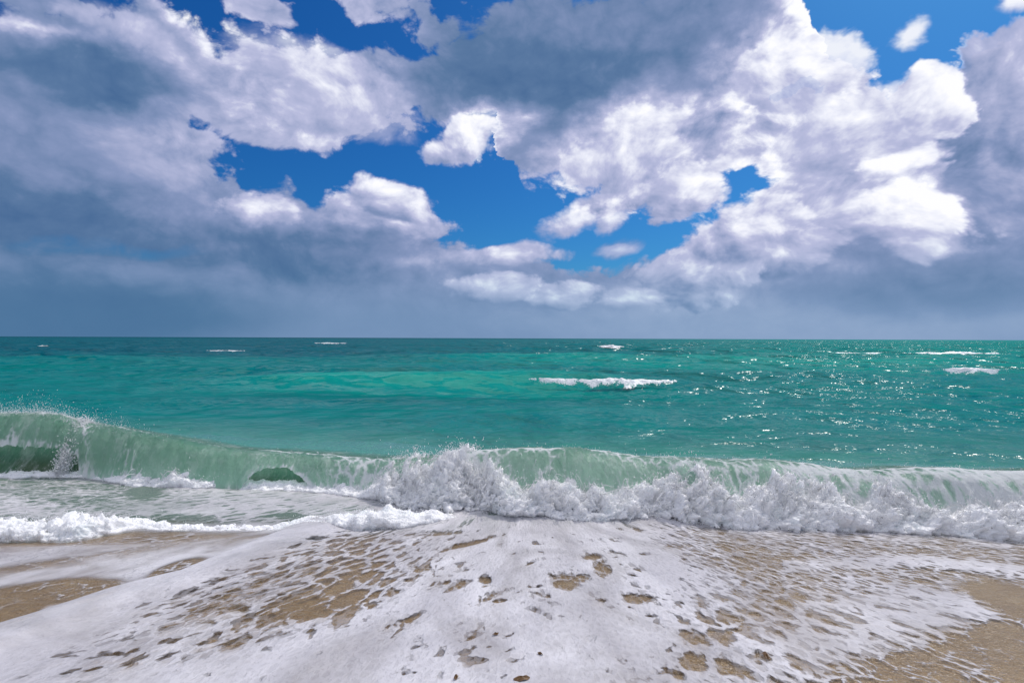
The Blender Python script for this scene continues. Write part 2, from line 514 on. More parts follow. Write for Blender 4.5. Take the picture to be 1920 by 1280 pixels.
def sea_tint(x, y):
    """colour of the water, with swell light and glitter painted in: sand stirred up inshore, clear turquoise, deeper blue-green beyond"""
    n1 = perlin(x * .05 + 3, y * .12, seed=70) + .5 * perlin(x * .11, y * .3, seed=71)
    ang = x / np.maximum(y, 1)
    inshore = np.array([.040, .215, .190])
    shoal = np.array([.10, .33, .25])
    turq = np.array([.000, .205, .192])
    deep = np.array([.001, .095, .132])
    bright = np.array([.004, .360, .275])
    t1 = sst(8.2, 14, y + n1 * 2.0)[..., None]
    c = inshore * (1 - t1) + turq * t1
    t0 = sst(5.0, .2, y - y_crest(x) + n1 * .7)[..., None]
    c = c * (1 - t0) + shoal * t0
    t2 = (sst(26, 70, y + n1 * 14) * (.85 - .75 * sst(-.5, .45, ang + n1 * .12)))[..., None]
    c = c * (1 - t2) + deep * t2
    # light through the swell crest and its darker face, painted into the tint
    crest_glow = np.exp(-((y - 20.6) / 2.2) ** 2) * np.exp(-((x + 3.2) / 6.5) ** 4) * .95
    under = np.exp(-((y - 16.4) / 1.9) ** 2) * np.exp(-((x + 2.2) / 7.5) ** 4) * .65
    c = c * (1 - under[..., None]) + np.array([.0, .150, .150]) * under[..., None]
    far_band = np.exp(-((y - 44) / 9) ** 2) * sst(-12, 4, x) * (1 - sst(30, 50, x)) * .6  # paler green band further out
    t3 = np.clip(crest_glow + far_band + .12 * np.clip(n1, 0, 1) * sst(60, 25, y), 0, 1)[..., None]
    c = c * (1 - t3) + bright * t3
    t4 = (sst(.1, .8, ang) * sst(12, 60, y) * .5)[..., None]  # brighter towards the right: brightness of the glitter painted into the tint
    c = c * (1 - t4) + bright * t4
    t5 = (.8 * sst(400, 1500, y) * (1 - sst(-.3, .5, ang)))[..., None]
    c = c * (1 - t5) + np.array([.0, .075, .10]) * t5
    return c * .90


# ------------------------------------------------------------------ materials
def new_mat(name):
    m = bpy.data.materials.new(name)
    m.use_nodes = True
    m.node_tree.nodes.clear()
    return m, NT(m.node_tree)


def water_bump(k, pos):
    """ripples near the shore, longer chop and waves further out"""
    cd = k.n('ShaderNodeSeparateXYZ', {0: pos}).outputs[1]
    st = k.vm('MULTIPLY', pos, (.72, 1.0, 1.0))
    calm = k.ss(k.noise(st, .16, 3.0, .55), .35, .65, .55, 1.25)
    tot = None
    for lam, reach, det in ((.14, 15, 2.0), (.34, 30, 2.0), (.8, 60, 2.0), (2.0, 120, 2.0), (5.0, 260, 2.0), (13.0, 700, 2.0)):
        n = k.noise(st, 1.0 / lam, det, .5, .35)
        a = k.m('MULTIPLY', n, k.ss(cd, reach * .55, reach * 1.5, .25 * lam ** .90, 0.0))
        if lam > 2:
            a = k.m('MULTIPLY', a, k.ss(cd, lam * 2, lam * 6))
        tot = a if tot is None else k.m('ADD', tot, a)
    return k.m('MULTIPLY', tot, calm)


def lace(k, vec, cover, scale=7.0, soft=.10):
    """bubbly foam net: cover 0 none .. 1 closed"""
    wn = k.n('ShaderNodeTexNoise', {'Vector': vec, 'Scale': scale * .55, 'Detail': 5.0, 'Roughness': .6}).outputs['Color']
    v2 = k.vm('ADD', vec, k.vm('MULTIPLY', k.vm('SUBTRACT', wn, (.5, .5, .5)), (1.5 / scale, 1.5 / scale, 0)))
    e1 = k.n('ShaderNodeTexVoronoi', {'Vector': v2, 'Scale': scale}, feature='DISTANCE_TO_EDGE', voronoi_dimensions='2D').outputs['Distance']
    e2 = k.n('ShaderNodeTexVoronoi', {'Vector': v2, 'Scale': scale * 2.7}, feature='DISTANCE_TO_EDGE', voronoi_dimensions='2D').outputs['Distance']
    ee = k.m('ADD', k.m('MULTIPLY', e1, 1.25), k.m('MULTIPLY', e2, .45))
    big = k.noise(vec, scale * .28, 5.0, .6, .6)
    fld = k.m('ADD', k.m('MULTIPLY', ee, .85), k.m('MULTIPLY', big, .95))
    # cover -> threshold
    thr = k.m('MULTIPLY_ADD', cover, 1.05, .10)
    d = k.m('SUBTRACT', thr, fld)
    return k.ss(d, -soft, soft), d


def make_sea_mat():
    m, k = new_mat('sea_water')
    pos = k.n('ShaderNodeNewGeometry').outputs['Position']
    tint = k.attr('tint', 'Color')
    fo = k.attr('foam')
    hgt_ = k.m('MULTIPLY', water_bump(k, pos), k.attr('chop'))
    bmp = k.n('ShaderNodeBump', {'Strength': 1.0, 'Distance': 1.0, 'Height': hgt_}).outputs[0]
    flat = k.vm('MULTIPLY', pos, (1.0, 1.6, 0.0))
    fm, d = lace(k, flat, fo, 2.6, .12)
    lumps = k.noise(pos, 1.3, 3.0, .5)
    col = k.mixc(k.ss(lumps, .3, .7, 0, .35), tint, k.mixc(.5, tint, (.0, .06, .07, 1)))
    dif = k.n('ShaderNodeBsdfDiffuse', {'Color': col, 'Normal': bmp}).outputs[0]
    glo = k.n('ShaderNodeBsdfGlossy', {'Roughness': .11, 'Normal': bmp}).outputs[0]
    fr = k.n('ShaderNodeFresnel', {'IOR': 1.33, 'Normal': bmp}).outputs[0]
    # the steep little facets one sees on open water keep it from mirroring fully at a low angle
    body = k.mixs(k.m('MINIMUM', k.m('MULTIPLY', fr, .9), .17), dif, glo)
    foam = k.n('ShaderNodeBsdfDiffuse', {'Color': (.78, .80, .82, 1), 'Normal': bmp}).outputs[0]
    k.n('ShaderNodeOutputMaterial', {0: k.mixs(fm, body, foam)})
    return m


def make_wave_mat():
    """thin backlit water of the breaking wave, streaked with foam"""
    m, k = new_mat('wave_water')
    pos = k.n('ShaderNodeNewGeometry').outputs['Position']
    flow = k.attr('flow', 'Vector')
    tint = k.attr('tint', 'Color')
    fo = k.attr('foam')
    thin_ = k.attr('thin')
    st = k.vm('MULTIPLY', flow, (5.0, 1.3, 1.0))
    s1 = k.noise(st, 2.2, 5.0, .6, .5)
    hg = k.m('ADD', k.m('MULTIPLY', s1, .07), k.m('MULTIPLY', k.noise(pos, 11, 4.0, .6), .05))
    bmp = k.n('ShaderNodeBump', {'Strength': .8, 'Distance': .5, 'Height': hg}).outputs[0]
    fm, d = lace(k, k.vm('MULTIPLY', flow, (1.5, .62, 1.0)), fo, 5.0, .16)
    fine = k.noise(k.vm('MULTIPLY', flow, (3.0, 1.3, 1.0)), 7.0, 5.0, .68, .9)
    fm2 = k.m('MULTIPLY', k.ss(fine, .50, .72), k.m('MULTIPLY', fo, 1.1), clamp=True)
    fm = k.m('MAXIMUM', fm, fm2)
    # bubbles drawn out along the flow
    jit = k.n('ShaderNodeTexNoise', {'Vector': flow, 'Scale': 2.3, 'Detail': 4.0, 'Roughness': .6}).outputs['Color']
    fw = k.vm('ADD', flow, k.vm('MULTIPLY', k.vm('SUBTRACT', jit, (.5, .5, .5)), (.75, .55, 0.0)))
    drawn = k.noise(k.vm('MULTIPLY', fw, (3.2, 1.1, 1.0)), 1.5, 7.0, .66, .5)
    tint = k.mixc(k.m('MULTIPLY', k.ss(drawn, .46, .68), k.m('MULTIPLY', thin_, .75)), tint, (.80, .90, .84, 1))
    tint = k.mixc(k.m('MULTIPLY', k.ss(k.noise(k.vm('MULTIPLY', flow, (2.0, 1.2, 1.0)), 1.1, 3.0, .5), .48, .62), .45), tint, k.mixc(.6, tint, (.05, .30, .17, 1)))
    dif = k.n('ShaderNodeBsdfPrincipled', {'Base Color': tint, 'Roughness': .10, 'IOR': 1.33, 'Normal': bmp}).outputs[0]
    tcol = k.mixc(.5, tint, (.85, 1.0, .88, 1))
    tr = k.n('ShaderNodeBsdfTranslucent', {'Color': tcol, 'Normal': bmp}).outputs[0]
    body = k.mixs(k.m('MULTIPLY', thin_, .75), dif, tr)
    fd = k.n('ShaderNodeBsdfDiffuse', {'Color': (.82, .84, .85, 1), 'Normal': bmp}).outputs[0]
    ft = k.n('ShaderNodeBsdfTranslucent', {'Color': (.85, .88, .86, 1)}).outputs[0]
    foam = k.mixs(.35, fd, ft)
    k.n('ShaderNodeOutputMaterial', {0: k.mixs(fm, body, foam)})
    return m


def make_white_mat():
    m, k = new_mat('white_water')
    pos = k.n('ShaderNodeNewGeometry').outputs['Position']
    dens = k.attr('dens')
    n = k.noise(pos, 14, 6.0, .62, .6)
    n2 = k.noise(pos, 45, 4.0, .6, .3)
    hg = k.m('ADD', k.m('MULTIPLY', n, .03), k.m('MULTIPLY', n2, .012))
    bmp = k.n('ShaderNodeBump', {'Strength': .6, 'Distance': 1.0, 'Height': hg}).outputs[0]
    thin_ = k.ss(k.m('ADD', k.noise(pos, 4.0, 5.0, .6, .5), k.m('MULTIPLY', n2, .2)), .52, .78)
    col = k.mixc(k.m('MULTIPLY', thin_, .5), (.985, .99, .995, 1), (.78, .88, .86, 1))
    sh = k.n('ShaderNodeBsdfPrincipled', {'Base Color': col, 'Roughness': .35, 'Specular IOR Level': .3, 'Normal': bmp, 'Subsurface Weight': 1.0,
                                          'Subsurface Radius': (1.0, 1.0, 1.0), 'Subsurface Scale': .035}).outputs[0]
    # ragged, open edge
    hole = k.noise(pos, 22, 5.0, .65, .8)
    a = k.ss(k.m('ADD', dens, k.m('MULTIPLY', k.m('SUBTRACT', hole, .5), 1.6)), .40, .56)
    k.n('ShaderNodeOutputMaterial', {0: k.mixs(a, k.n('ShaderNodeBsdfTransparent').outputs[0], sh)})
    return m


def make_spray_mat():
    m, k = new_mat('spray_drops')
    d = k.n('ShaderNodeBsdfDiffuse', {'Color': (.97, .975, .98, 1)}).outputs[0]
    t = k.n('ShaderNodeBsdfTranslucent', {'Color': (.97, .975, .98, 1)}).outputs[0]
    s = k.n('ShaderNodeBsdfGlossy', {'Roughness': .12}).outputs[0]
    k.n('ShaderNodeOutputMaterial', {0: k.mixs(.08, k.mixs(.4, d, t), s)})
    return m


def make_sand_mat():
    m, k = new_mat('wet_sand')
    pos = k.n('ShaderNodeNewGeometry').outputs['Position']
    n = k.noise(pos, 3.0, 6.0, .6, .5)
    grain = k.noise(pos, 160, 3.0, .7)
    speck = k.noise(pos, 60, 2.0, .6)
    col = k.ramp(n, [(.3, (.37, .22, .088)), (.55, (.48, .305, .135)), (.75, (.57, .385, .195))])
    col = k.mixc(k.ss(grain, .35, .7, 0, .55), col, (.13, .085, .05, 1))
    col = k.mixc(k.ss(speck, .66, .74, 0, .5), col, (.5, .40, .30, 1))
    rip = k.noise(k.vm('MULTIPLY', pos, (1.0, 1.6, 1.0)), 13, 4.0, .6, .6)
    hg = k.m('ADD', k.m('MULTIPLY', rip, .022), k.m('ADD', k.m('MULTIPLY', speck, .013), k.m('MULTIPLY', grain, .0035)))
    bmp = k.n('ShaderNodeBump', {'Strength': 1.0, 'Distance': 1.0, 'Height': hg}).outputs[0]
    p = k.n('ShaderNodeBsdfPrincipled', {'Base Color': col, 'Roughness': .55, 'Normal': bmp, 'Coat Weight': .8, 'Coat Roughness': .14, 'Coat Normal': bmp,
                                         'Coat IOR': 1.33}).outputs[0]
    k.n('ShaderNodeOutputMaterial', {0: p})
    return m


def make_swash_mat():
    """thin water running over sand under a net of foam"""
    m, k = new_mat('swash_foam')
    pos = k.n('ShaderNodeNewGeometry').outputs['Position']
    flow = k.attr('flow', 'Vector')
    cov, milk, deep, fine = k.attr('cover'), k.attr('milk'), k.attr('deep'), k.attr('fine')
    fv = k.vm('MULTIPLY', flow, (1.15, .47, 1.0))
    fm1, d1 = lace(k, fv, cov, 8.0, .075)
    fm2, d2 = lace(k, fv, cov, 17.0, .09)
    fm = k.m('ADD', k.m('MULTIPLY', fm1, k.m('SUBTRACT', 1.0, fine)), k.m('MULTIPLY', fm2, fine), clamp=True)
    fm3, d3 = lace(k, fv, k.m('ADD', k.m('MULTIPLY', cov, .25), .42), 30.0, .12)
    fm = k.m('MULTIPLY', fm, k.ss(fm3, 0, 1, .90, 1.0, 'LINEAR'))
    cloud = k.noise(fv, 3.2, 6.0, .6, .4)
    mk = k.m('MULTIPLY', milk, k.ss(cloud, .28, .62, .70, 1.0), clamp=True)
    mk = k.ss(mk, .42, .95)
    al = k.m('MAXIMUM', fm, mk)
    al = k.m('MULTIPLY', al, k.ss(k.noise(fv, 1.7, 6.0, .62, .8), .32, .62, .66, 1.0))
    bub = k.noise(pos, 95, 3.0, .65)
    n2 = k.noise(fv, 16, 5.0, .6, .4)
    hg = k.m('ADD', k.m('MULTIPLY', fm, .016), k.m('ADD', k.m('MULTIPLY', n2, .016), k.m('MULTIPLY', bub, .0025)))
    bmp = k.n('ShaderNodeBump', {'Strength': .8, 'Distance': 1.0, 'Height': hg}).outputs[0]
    tone = k.ss(k.noise(fv, 2.1, 6.0, .6, .5), .3, .7)
    fcol = k.mixc(tone, (.53, .512, .54, 1), (.73, .712, .735, 1))
    fcol = k.mixc(k.ss(bub, .45, .7, 0, .25), fcol, (.5, .47, .48, 1))
    fd = k.n('ShaderNodeBsdfPrincipled', {'Base Color': fcol, 'Roughness': .55, 'Specular IOR Level': .25, 'Normal': bmp, 'Coat Weight': .3, 'Coat Roughness': .22, 'Coat Normal': bmp, 'Coat IOR': 1.33}).outputs[0]
    # clear water: a glossy film, murkier where deeper
    rip = k.noise(k.vm('MULTIPLY', pos, (1.0, 1.7, 1.0)), 16, 4.0, .6, .5)
    wb = k.n('ShaderNodeBump', {'Strength': .7, 'Distance': 1.0, 'Height': k.m('ADD', k.m('MULTIPLY', rip, .022), k.m('MULTIPLY', k.noise(pos, 55, 2.0, .55), .010))}).outputs[0]
    murk = k.n('ShaderNodeBsdfDiffuse', {'Color': (.15, .215, .175, 1)}).outputs[0]
    clear = k.n('ShaderNodeBsdfTransparent', {'Color': (.90, .91, .88, 1)}).outputs[0]
    under = k.mixs(deep, clear, murk)
    gl = k.n('ShaderNodeBsdfGlossy', {'Roughness': .15, 'Normal': wb}).outputs[0]
    fr = k.n('ShaderNodeFresnel', {'IOR': 1.33, 'Normal': wb}).outputs[0]
    water = k.mixs(k.m('MULTIPLY', fr, .6), under, gl)
    k.n('ShaderNodeOutputMaterial', {0: k.mixs(al, water, fd)})
    return m


M_SEA, M_WAVE, M_WHITE, M_SPRAY, M_SAND, M_SWASH = make_sea_mat(), make_wave_mat(), make_white_mat(), make_spray_mat(), make_sand_mat(), make_swash_mat()

# ------------------------------------------------------------------ beach
xs = np.linspace(-16, 16, 700)
ys = np.linspace(-6, 9.5, 360)
X, Y = np.meshgrid(xs, ys)
tag(grid_mesh('beach', np.stack([X, Y, beach_z(X, Y)], -1), mat=M_SAND), 'wet golden brown sand of the sloping beach', None, 'structure')

# ------------------------------------------------------------------ sea sheet
NR, NC = 1000, 900
yy = 5.6 * np.exp(np.linspace(0, math.log(30000 / 5.6), NR))
uu = np.linspace(-1, 1, NC)
Y = np.repeat(yy[:, None], NC, 1)
X = uu[None] * (Y * 1.35 + 4)
Z = sea_z(X, Y)
inside = sst(0, 1.0, hump_edge(X) - Y)
Z = Z - .30 * inside
Z = np.where(Y > 200, Z * (1 - .6 * sst(200, 900, Y)), Z)
foam = .10 * np.clip(perlin(X * .22, Y * .5, seed=90) + .2, 0, 1) * sst(30, 10, Y) + .10 * sst(10.5, 8.5, Y)
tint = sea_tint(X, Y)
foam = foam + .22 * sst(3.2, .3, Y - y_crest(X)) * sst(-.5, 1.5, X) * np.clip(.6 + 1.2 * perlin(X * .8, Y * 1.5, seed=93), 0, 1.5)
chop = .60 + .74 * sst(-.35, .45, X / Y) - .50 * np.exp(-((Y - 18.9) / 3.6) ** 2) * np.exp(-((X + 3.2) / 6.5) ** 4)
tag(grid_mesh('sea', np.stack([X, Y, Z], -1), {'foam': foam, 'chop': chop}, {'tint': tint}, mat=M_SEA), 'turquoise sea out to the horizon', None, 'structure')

# ------------------------------------------------------------------ breaking wave
wave = thing('breaking_wave', 'long pale green shore break collapsing into white water along the whole beach', 'wave', loc=(0, 6.4, 0))
wave_inv = np.array([0, -6.4, 0])
NX = 1700
wx = np.linspace(-13, 13, NX)
yc, zc, yf = y_crest(wx), z_crest(wx), y_foot(wx)
zc = zc + .09 * perlin(wx * .9, wx * 0, seed=3) + .022 * perlin(wx * 3.7, wx * 0 + 2, seed=4) + .012 * perlin(wx * 11, wx * 0 + 2, seed=6)
yc = yc + .05 * perlin(wx * .9, wx * 0, seed=8)
NB, NF = 150, 130
rows_y, rows_z, rows_t, rows_v = [], [], [], []
for i in range(NB):                       # back of the wave, from the open water up to the crest
    s = i / (NB - 1)
    y = yc + 2.8 * (1 - s)
    back = (1 - (1 - s) ** 1.0) ** 1.7 * .55 + .45 * sst(0, 1, np.array(s))
    z = sea_z(wx, y) * (1 - .8 * s) + zc * back - .006 * (1 - s)
    rows_y.append(y); rows_z.append(z); rows_t.append(np.full(NX, sst(.62, 1.0, np.array(s)) * .8)); rows_v.append(np.full(NX, -2.8 * (1 - s)))
for i in range(1, NF):                    # hollow face
    s = i / (NF - 1)
    y = yc - (yc - yf + .12) * (1 - (1 - s) ** 1.0) ** 1.25
    z = -.05 + (zc + .05) * (1 - s) ** 2.1
    rows_y.append(y); rows_z.append(z); rows_t.append(np.full(NX, .8 * (1 - s))); rows_v.append(np.full(NX, 1.0 * s))
PY, PZ, TH, VV = (np.array(a) for a in (rows_y, rows_z, rows_t, rows_v))
PX = np.repeat(wx[None], len(PY), 0)
PZ = PZ + .02 * fbm_np(PX * 1.5, PY * 2, oct=3, seed=60) * sst(-2.8, -2.0, VV)
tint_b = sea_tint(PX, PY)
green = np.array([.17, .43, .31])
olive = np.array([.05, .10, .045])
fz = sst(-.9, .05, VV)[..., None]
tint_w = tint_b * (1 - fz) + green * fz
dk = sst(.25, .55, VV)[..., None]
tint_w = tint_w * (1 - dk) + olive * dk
right = sst(1.0, 4.0, PX)
fo = .10 + .35 * sst(-.8, .0, VV) * (.35 + .65 * right) + .30 * sst(.4, 1., VV)
fo = np.where(VV < -.9, .05 + .12 * right, fo) + .1 * perlin(PX * 1.1, PY * 2, seed=31)
fo *= sst(-2.8, -1.9, VV)
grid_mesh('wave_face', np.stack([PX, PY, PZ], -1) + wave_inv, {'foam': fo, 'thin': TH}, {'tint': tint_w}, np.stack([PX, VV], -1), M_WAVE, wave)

# falling lip, thrown forward from the crest
LIPQ = [(-900, .74), (0, .74), (60, .76), (120, .72), (146, .80), (160, 1.0), (462, 1.0), (482, .80), (505, .66), (538, .64), (560, .76), (590, .93), (640, .99), (1500, 1.0), (1700, .95), (1920, .9), (2500, .9)]
lx = np.array([(p - CX) / F * float(np.interp(p, [0, 560, 960, 1920], [7.5, 6.8, 6.0, 5.3])) for p, _ in LIPQ])
q = np.interp(wx, lx, [v for _, v in LIPQ])
q = np.clip(q + .05 * perlin(wx * 3.1, wx * 0, seed=13) + .045 * perlin(wx * 9, wx * 0, seed=14) + .045 * perlin(wx * 30, wx * 0, seed=15), .3, 1)
NL = 120
thr_d = np.interp(wx, _c[:, 0], [.50] * 8 + [.46] * 2 + [.62] * (len(_c) - 10))
PY, PZ, TT = [], [], []
for i in range(NL):
    t = i / (NL - 1)
    tt = t * q
    y = yc + .015 - (thr_d + .015) * (tt ** .85)
    rise = .035 * np.sin(np.clip(tt * 3.2, 0, math.pi))
    z = zc + .002 + rise - (zc + .03) * tt ** 2.3
    PY.append(y); PZ.append(z); TT.append(tt)
PY, PZ, TT = np.array(PY), np.array(PZ), np.array(TT)
PX = np.repeat(wx[None], NL, 0)
rib = fbm_np(PX * 3.5, TT * 1.2, oct=4, seed=21, rough=.55)
PY = PY - .06 * rib * sst(.1, .5, TT) - .10 * perlin(PX * 1.3, TT * 1.5, seed=24) * sst(.1, .6, TT)
PZ = PZ + .02 * perlin(PX * 2, TT * 3, seed=22)
pale = np.array([.52, .76, .62])
tint_l = np.repeat(np.repeat(green[None, None], NL, 0), NX, 1)
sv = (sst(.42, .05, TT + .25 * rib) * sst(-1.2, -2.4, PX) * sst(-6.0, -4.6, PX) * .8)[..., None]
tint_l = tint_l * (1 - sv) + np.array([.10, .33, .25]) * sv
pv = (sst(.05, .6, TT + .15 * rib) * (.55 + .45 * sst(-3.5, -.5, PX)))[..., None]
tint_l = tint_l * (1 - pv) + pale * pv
ragged = sst(.82, 1.0, np.repeat(np.linspace(0, 1, NL)[:, None], NX, 1))
fo = .28 + .30 * ragged + .24 * right[:NL] + (.30 + .5 * perlin(PX * 2.5, TT * 0, seed=33)) * sst(.16, .0, TT) + .25 * sst(.55, 1., TT) * sst(-1.5, 0, PX)
pxl = CX + PX / np.maximum(PY, 1) * F
fo = fo + .30 * np.exp(-((pxl - 156) / 14) ** 2) * (1 + 1.2 * rib) + .35 * sst(150, 60, pxl) * sst(.25, .02, TT) + .45 * sst(1650, 1750, pxl) * sst(.3, 0, TT) + .5 * np.exp(-((pxl - 880) / 60) ** 2) + .45 * np.exp(-((pxl - 985) / 50) ** 2) * sst(.35, .05, TT) + .22 * sst(560, 640, pxl) * sst(800, 720, pxl) + .36 * perlin(PX * 1.3, TT * 1.8, seed=35) + .30 * np.clip(.15 + perlin(PX * 3.6 + TT * .8, TT * .7, seed=37), 0, 1) * sst(-.5, .3, PX) + .07 * sst(.8, 2.4, PX) + .05 * sst(3.0, 4.5, PX)
fo = fo - .12 * np.exp(-((pxl - 330) / 110) ** 2)
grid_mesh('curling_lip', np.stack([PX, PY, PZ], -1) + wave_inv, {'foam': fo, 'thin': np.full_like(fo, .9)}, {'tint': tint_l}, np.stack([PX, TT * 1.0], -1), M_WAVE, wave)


def bore(name, x, yfoot, hgt_, depth, z0, nt, parent, inv, seed, amp=1.0, dens_k=1.0, mat=None):
    """tumbling foam roll: half tube along the wave, broken up by billows"""
    nx = len(x)
    th = np.linspace(-.15, math.pi * .94, nt)
    T = np.repeat(th[:, None], nx, 1)
    Xg = np.repeat(x[None], nt, 0)
    lump = 1.35 * fbm_np(Xg * 1.9, T * .9, oct=3, seed=seed)
    hh = hgt_[None] * (1 + .45 * lump * amp)
    dd = depth[None] * (1 + .30 * lump)
    cy = yfoot[None] + depth[None]
    Yg = cy - dd * np.cos(T) * np.where(T < .8, 1.0, 1.0)
    Zg = z0 + hh * np.sin(np.clip(T, -.2, math.pi)) ** 1.0 if False else z0 + hh * np.sin(T)
    scale = np.clip(hgt_[None] / .35, .25, 1.2) * amp
    b1 = fbm_np(Xg * 5.5, Yg * 5.5, Zg * 5.5, oct=2, seed=seed + 3, bill=True)
    b2 = fbm_np(Xg * 15, Yg * 15, Zg * 13, oct=3, seed=seed + 5, rough=.6)
    b3 = fbm_np(Xg * 48, Yg * 48, Zg * 40, oct=2, seed=seed + 9, rough=.6)
    off = (.085 * b1 + .070 * b2 + .034 * b3) * scale * (.65 + .9 * np.clip(.5 + perlin(Xg * 1.1, T * .7, seed=seed + 30), 0, 1))
    Yg = Yg - off * np.cos(T)
    Zg = Zg + off * np.abs(np.sin(T)) + off * .15
    Xg = Xg + .04 * b2 * scale
    ends = sst(.0, .12, hgt_ / (hgt_.max() + 1e-6))[None]
    d = (.85 + .3 * b1 - .55 * sst(.62, .94, T / math.pi) - .35 * sst(.06, -.03, T / math.pi)) * dens_k
    d = d * ends
    o = grid_mesh(name, np.stack([Xg, Yg, Zg], -1) + inv, {'dens': d}, mat=mat or M_WHITE, parent=parent)
    return Xg, Yg, Zg, d, T


# white water along the foot
BH = [(-900, .05), (0, .05), (190, .05), (230, .10), (300, .13), (420, .10), (470, .06), (560, .05), (690, .10), (730, .30), (800, .40), (880, .44), (930, .36), (960, .26),
      (1050, .31), (1160, .25), (1250, .27), (1300, .34), (1400, .27), (1500, .36), (1600, .33), (1700, .28), (1800, .27), (1920, .27), (2600, .27)]
bx = np.array([(p - CX) / F * float(np.interp(p, [0, 560, 960, 1920], [7.3, 6.7, 5.8, 5.0])) for p, _ in BH])
hx = np.linspace(-9, 11, 2200)
hb = smooth_interp(hx, bx, [v for _, v in BH], .05)
hb = hb * (1 + .75 * perlin(hx * 1.4, hx * 0, seed=81) + .35 * perlin(hx * 4.3, hx * 0, seed=82))
yb = y_foot(hx) + .05 * perlin(hx * 1.3, hx * 0, seed=83) + .03 * perlin(hx * 5, hx * 0, seed=84)
BX, BY, BZ, BD, BT = bore('white_water', hx, yb, hb, .14 + .95 * hb, .01, 190, wave, wave_inv, 200)


def spray_from(Xg, Yg, Zg, Tg, n, weight, spread, rmin, rmax, seed):
    r = np.random.default_rng(seed)
    wgt = (weight / weight.sum()).reshape(-1)
    idx = r.choice(Xg.size, n, p=wgt)
    C = np.stack([Xg.reshape(-1)[idx], Yg.reshape(-1)[idx], Zg.reshape(-1)[idx]], -1)
    t = Tg.reshape(-1)[idx]
    out = np.stack([r.normal(0, .35, n), -np.cos(t) * .8 - .15, np.abs(np.sin(t)) * 1.0 + .1], -1)
    out += r.normal(0, .35, (n, 3))
    dist = r.exponential(1.0, n) * spread
    C = C + out * dist[:, None]
    C[:, 2] = np.maximum(C[:, 2], .03)
    R = rmin + (rmax - rmin) * r.random(n) ** 3
    S = 1 + 3.5 * r.random(n) ** 2
    return droplets(C, R, out + np.array([0, -.2, -.2]), S)


hgrid = np.repeat(hb[None], BX.shape[0], 0)
V1, F1 = spray_from(BX, BY, BZ, BT, 66000, np.clip(hgrid - .05, 0, 1) * (.12 + sst(.5, 1.3, BT) * sst(2.8, 2.0, BT)), .030, .0018, .0062, 1)
# spindrift at the left crest and along the crest line
r2 = np.random.default_rng(5)
n2 = 8200
sx = np.concatenate([r2.normal(-6.45, .7, 6000), r2.uniform(-6, 6, 2200)])
sy = np.interp(sx, wx, yc) + r2.normal(-.05, .10, n2)
sz = np.interp(sx, wx, zc) + np.concatenate([r2.exponential(.05, 6000), r2.exponential(.014, 2200)]) - .01
Cc = np.stack([sx, sy, sz], -1)
V2, F2 = droplets(Cc, .0011 + .0040 * r2.random(n2) ** 3, r2.normal(0, 1, (n2, 3)), 1 + 2 * r2.random(n2))
# edge of the lip where it tears at the left, and its lower hem
n3 = 5000
sx = r2.normal(-5.75, .06, n3)
tt = r2.random(n3)
sy = np.interp(sx, wx, yc) - .5 * tt + r2.normal(-.03, .05, n3)
sz = np.interp(sx, wx, zc) * (1 - tt ** 1.6) + r2.normal(0, .03, n3)
V3, F3 = droplets(np.stack([sx, sy, np.maximum(sz, .03)], -1), .0025 + .007 * r2.random(n3) ** 2, r2.normal(0, 1, (n3, 3)), 1 + 2 * r2.random(n3))


def strands(n, xs_, ys_, zs_, seed, ln=(.06, .26), rad=(.0025, .006), up=.8):
    """thin ropes of water thrown out of the breaking wave"""
    r = np.random.default_rng(seed)
    m_ = 9
    t = np.linspace(0, 1, m_)[None, :, None]
    L = ln[0] + (ln[1] - ln[0]) * r.random(n) ** 2
    v0 = np.stack([r.normal(0, .6, n), -np.abs(r.normal(.5, .35, n)), r.normal(up, .5, n)], -1)
    v0 = v0 / np.linalg.norm(v0, axis=1, keepdims=True) * L[:, None]
    P0 = np.stack([xs_, ys_, zs_], -1)[:, None]
    curl = r.normal(0, .25, (n, 1, 3)) * L[:, None, None]
    P = P0 + v0[:, None] * t + np.array([0, 0, -1.0]) * (L * r.uniform(.3, 1.3, n))[:, None, None] * t ** 2 + curl * np.sin(t * math.pi)
    R = (rad[0] + (rad[1] - rad[0]) * r.random(n))[:, None] * (.35 + .65 * np.sin(np.linspace(.15, 1, m_) * math.pi))[None]
    off = np.array([(1, 0, 0), (-.5, -.3, .8), (-.5, .3, -.8)])
    V = (P[:, :, None] + off[None, None] * R[:, :, None, None]).reshape(-1, 3)
    fl = []
    for a in range(m_ - 1):
        for b in range(3):
            p, q_ = a * 3 + b, a * 3 + (b + 1) % 3
            fl += [(p, q_, q_ + 3), (p, q_ + 3, p + 3)]
    Fc = (np.array(fl)[None] + (np.arange(n) * m_ * 3)[:, None, None]).reshape(-1, 3)
    return V, Fc


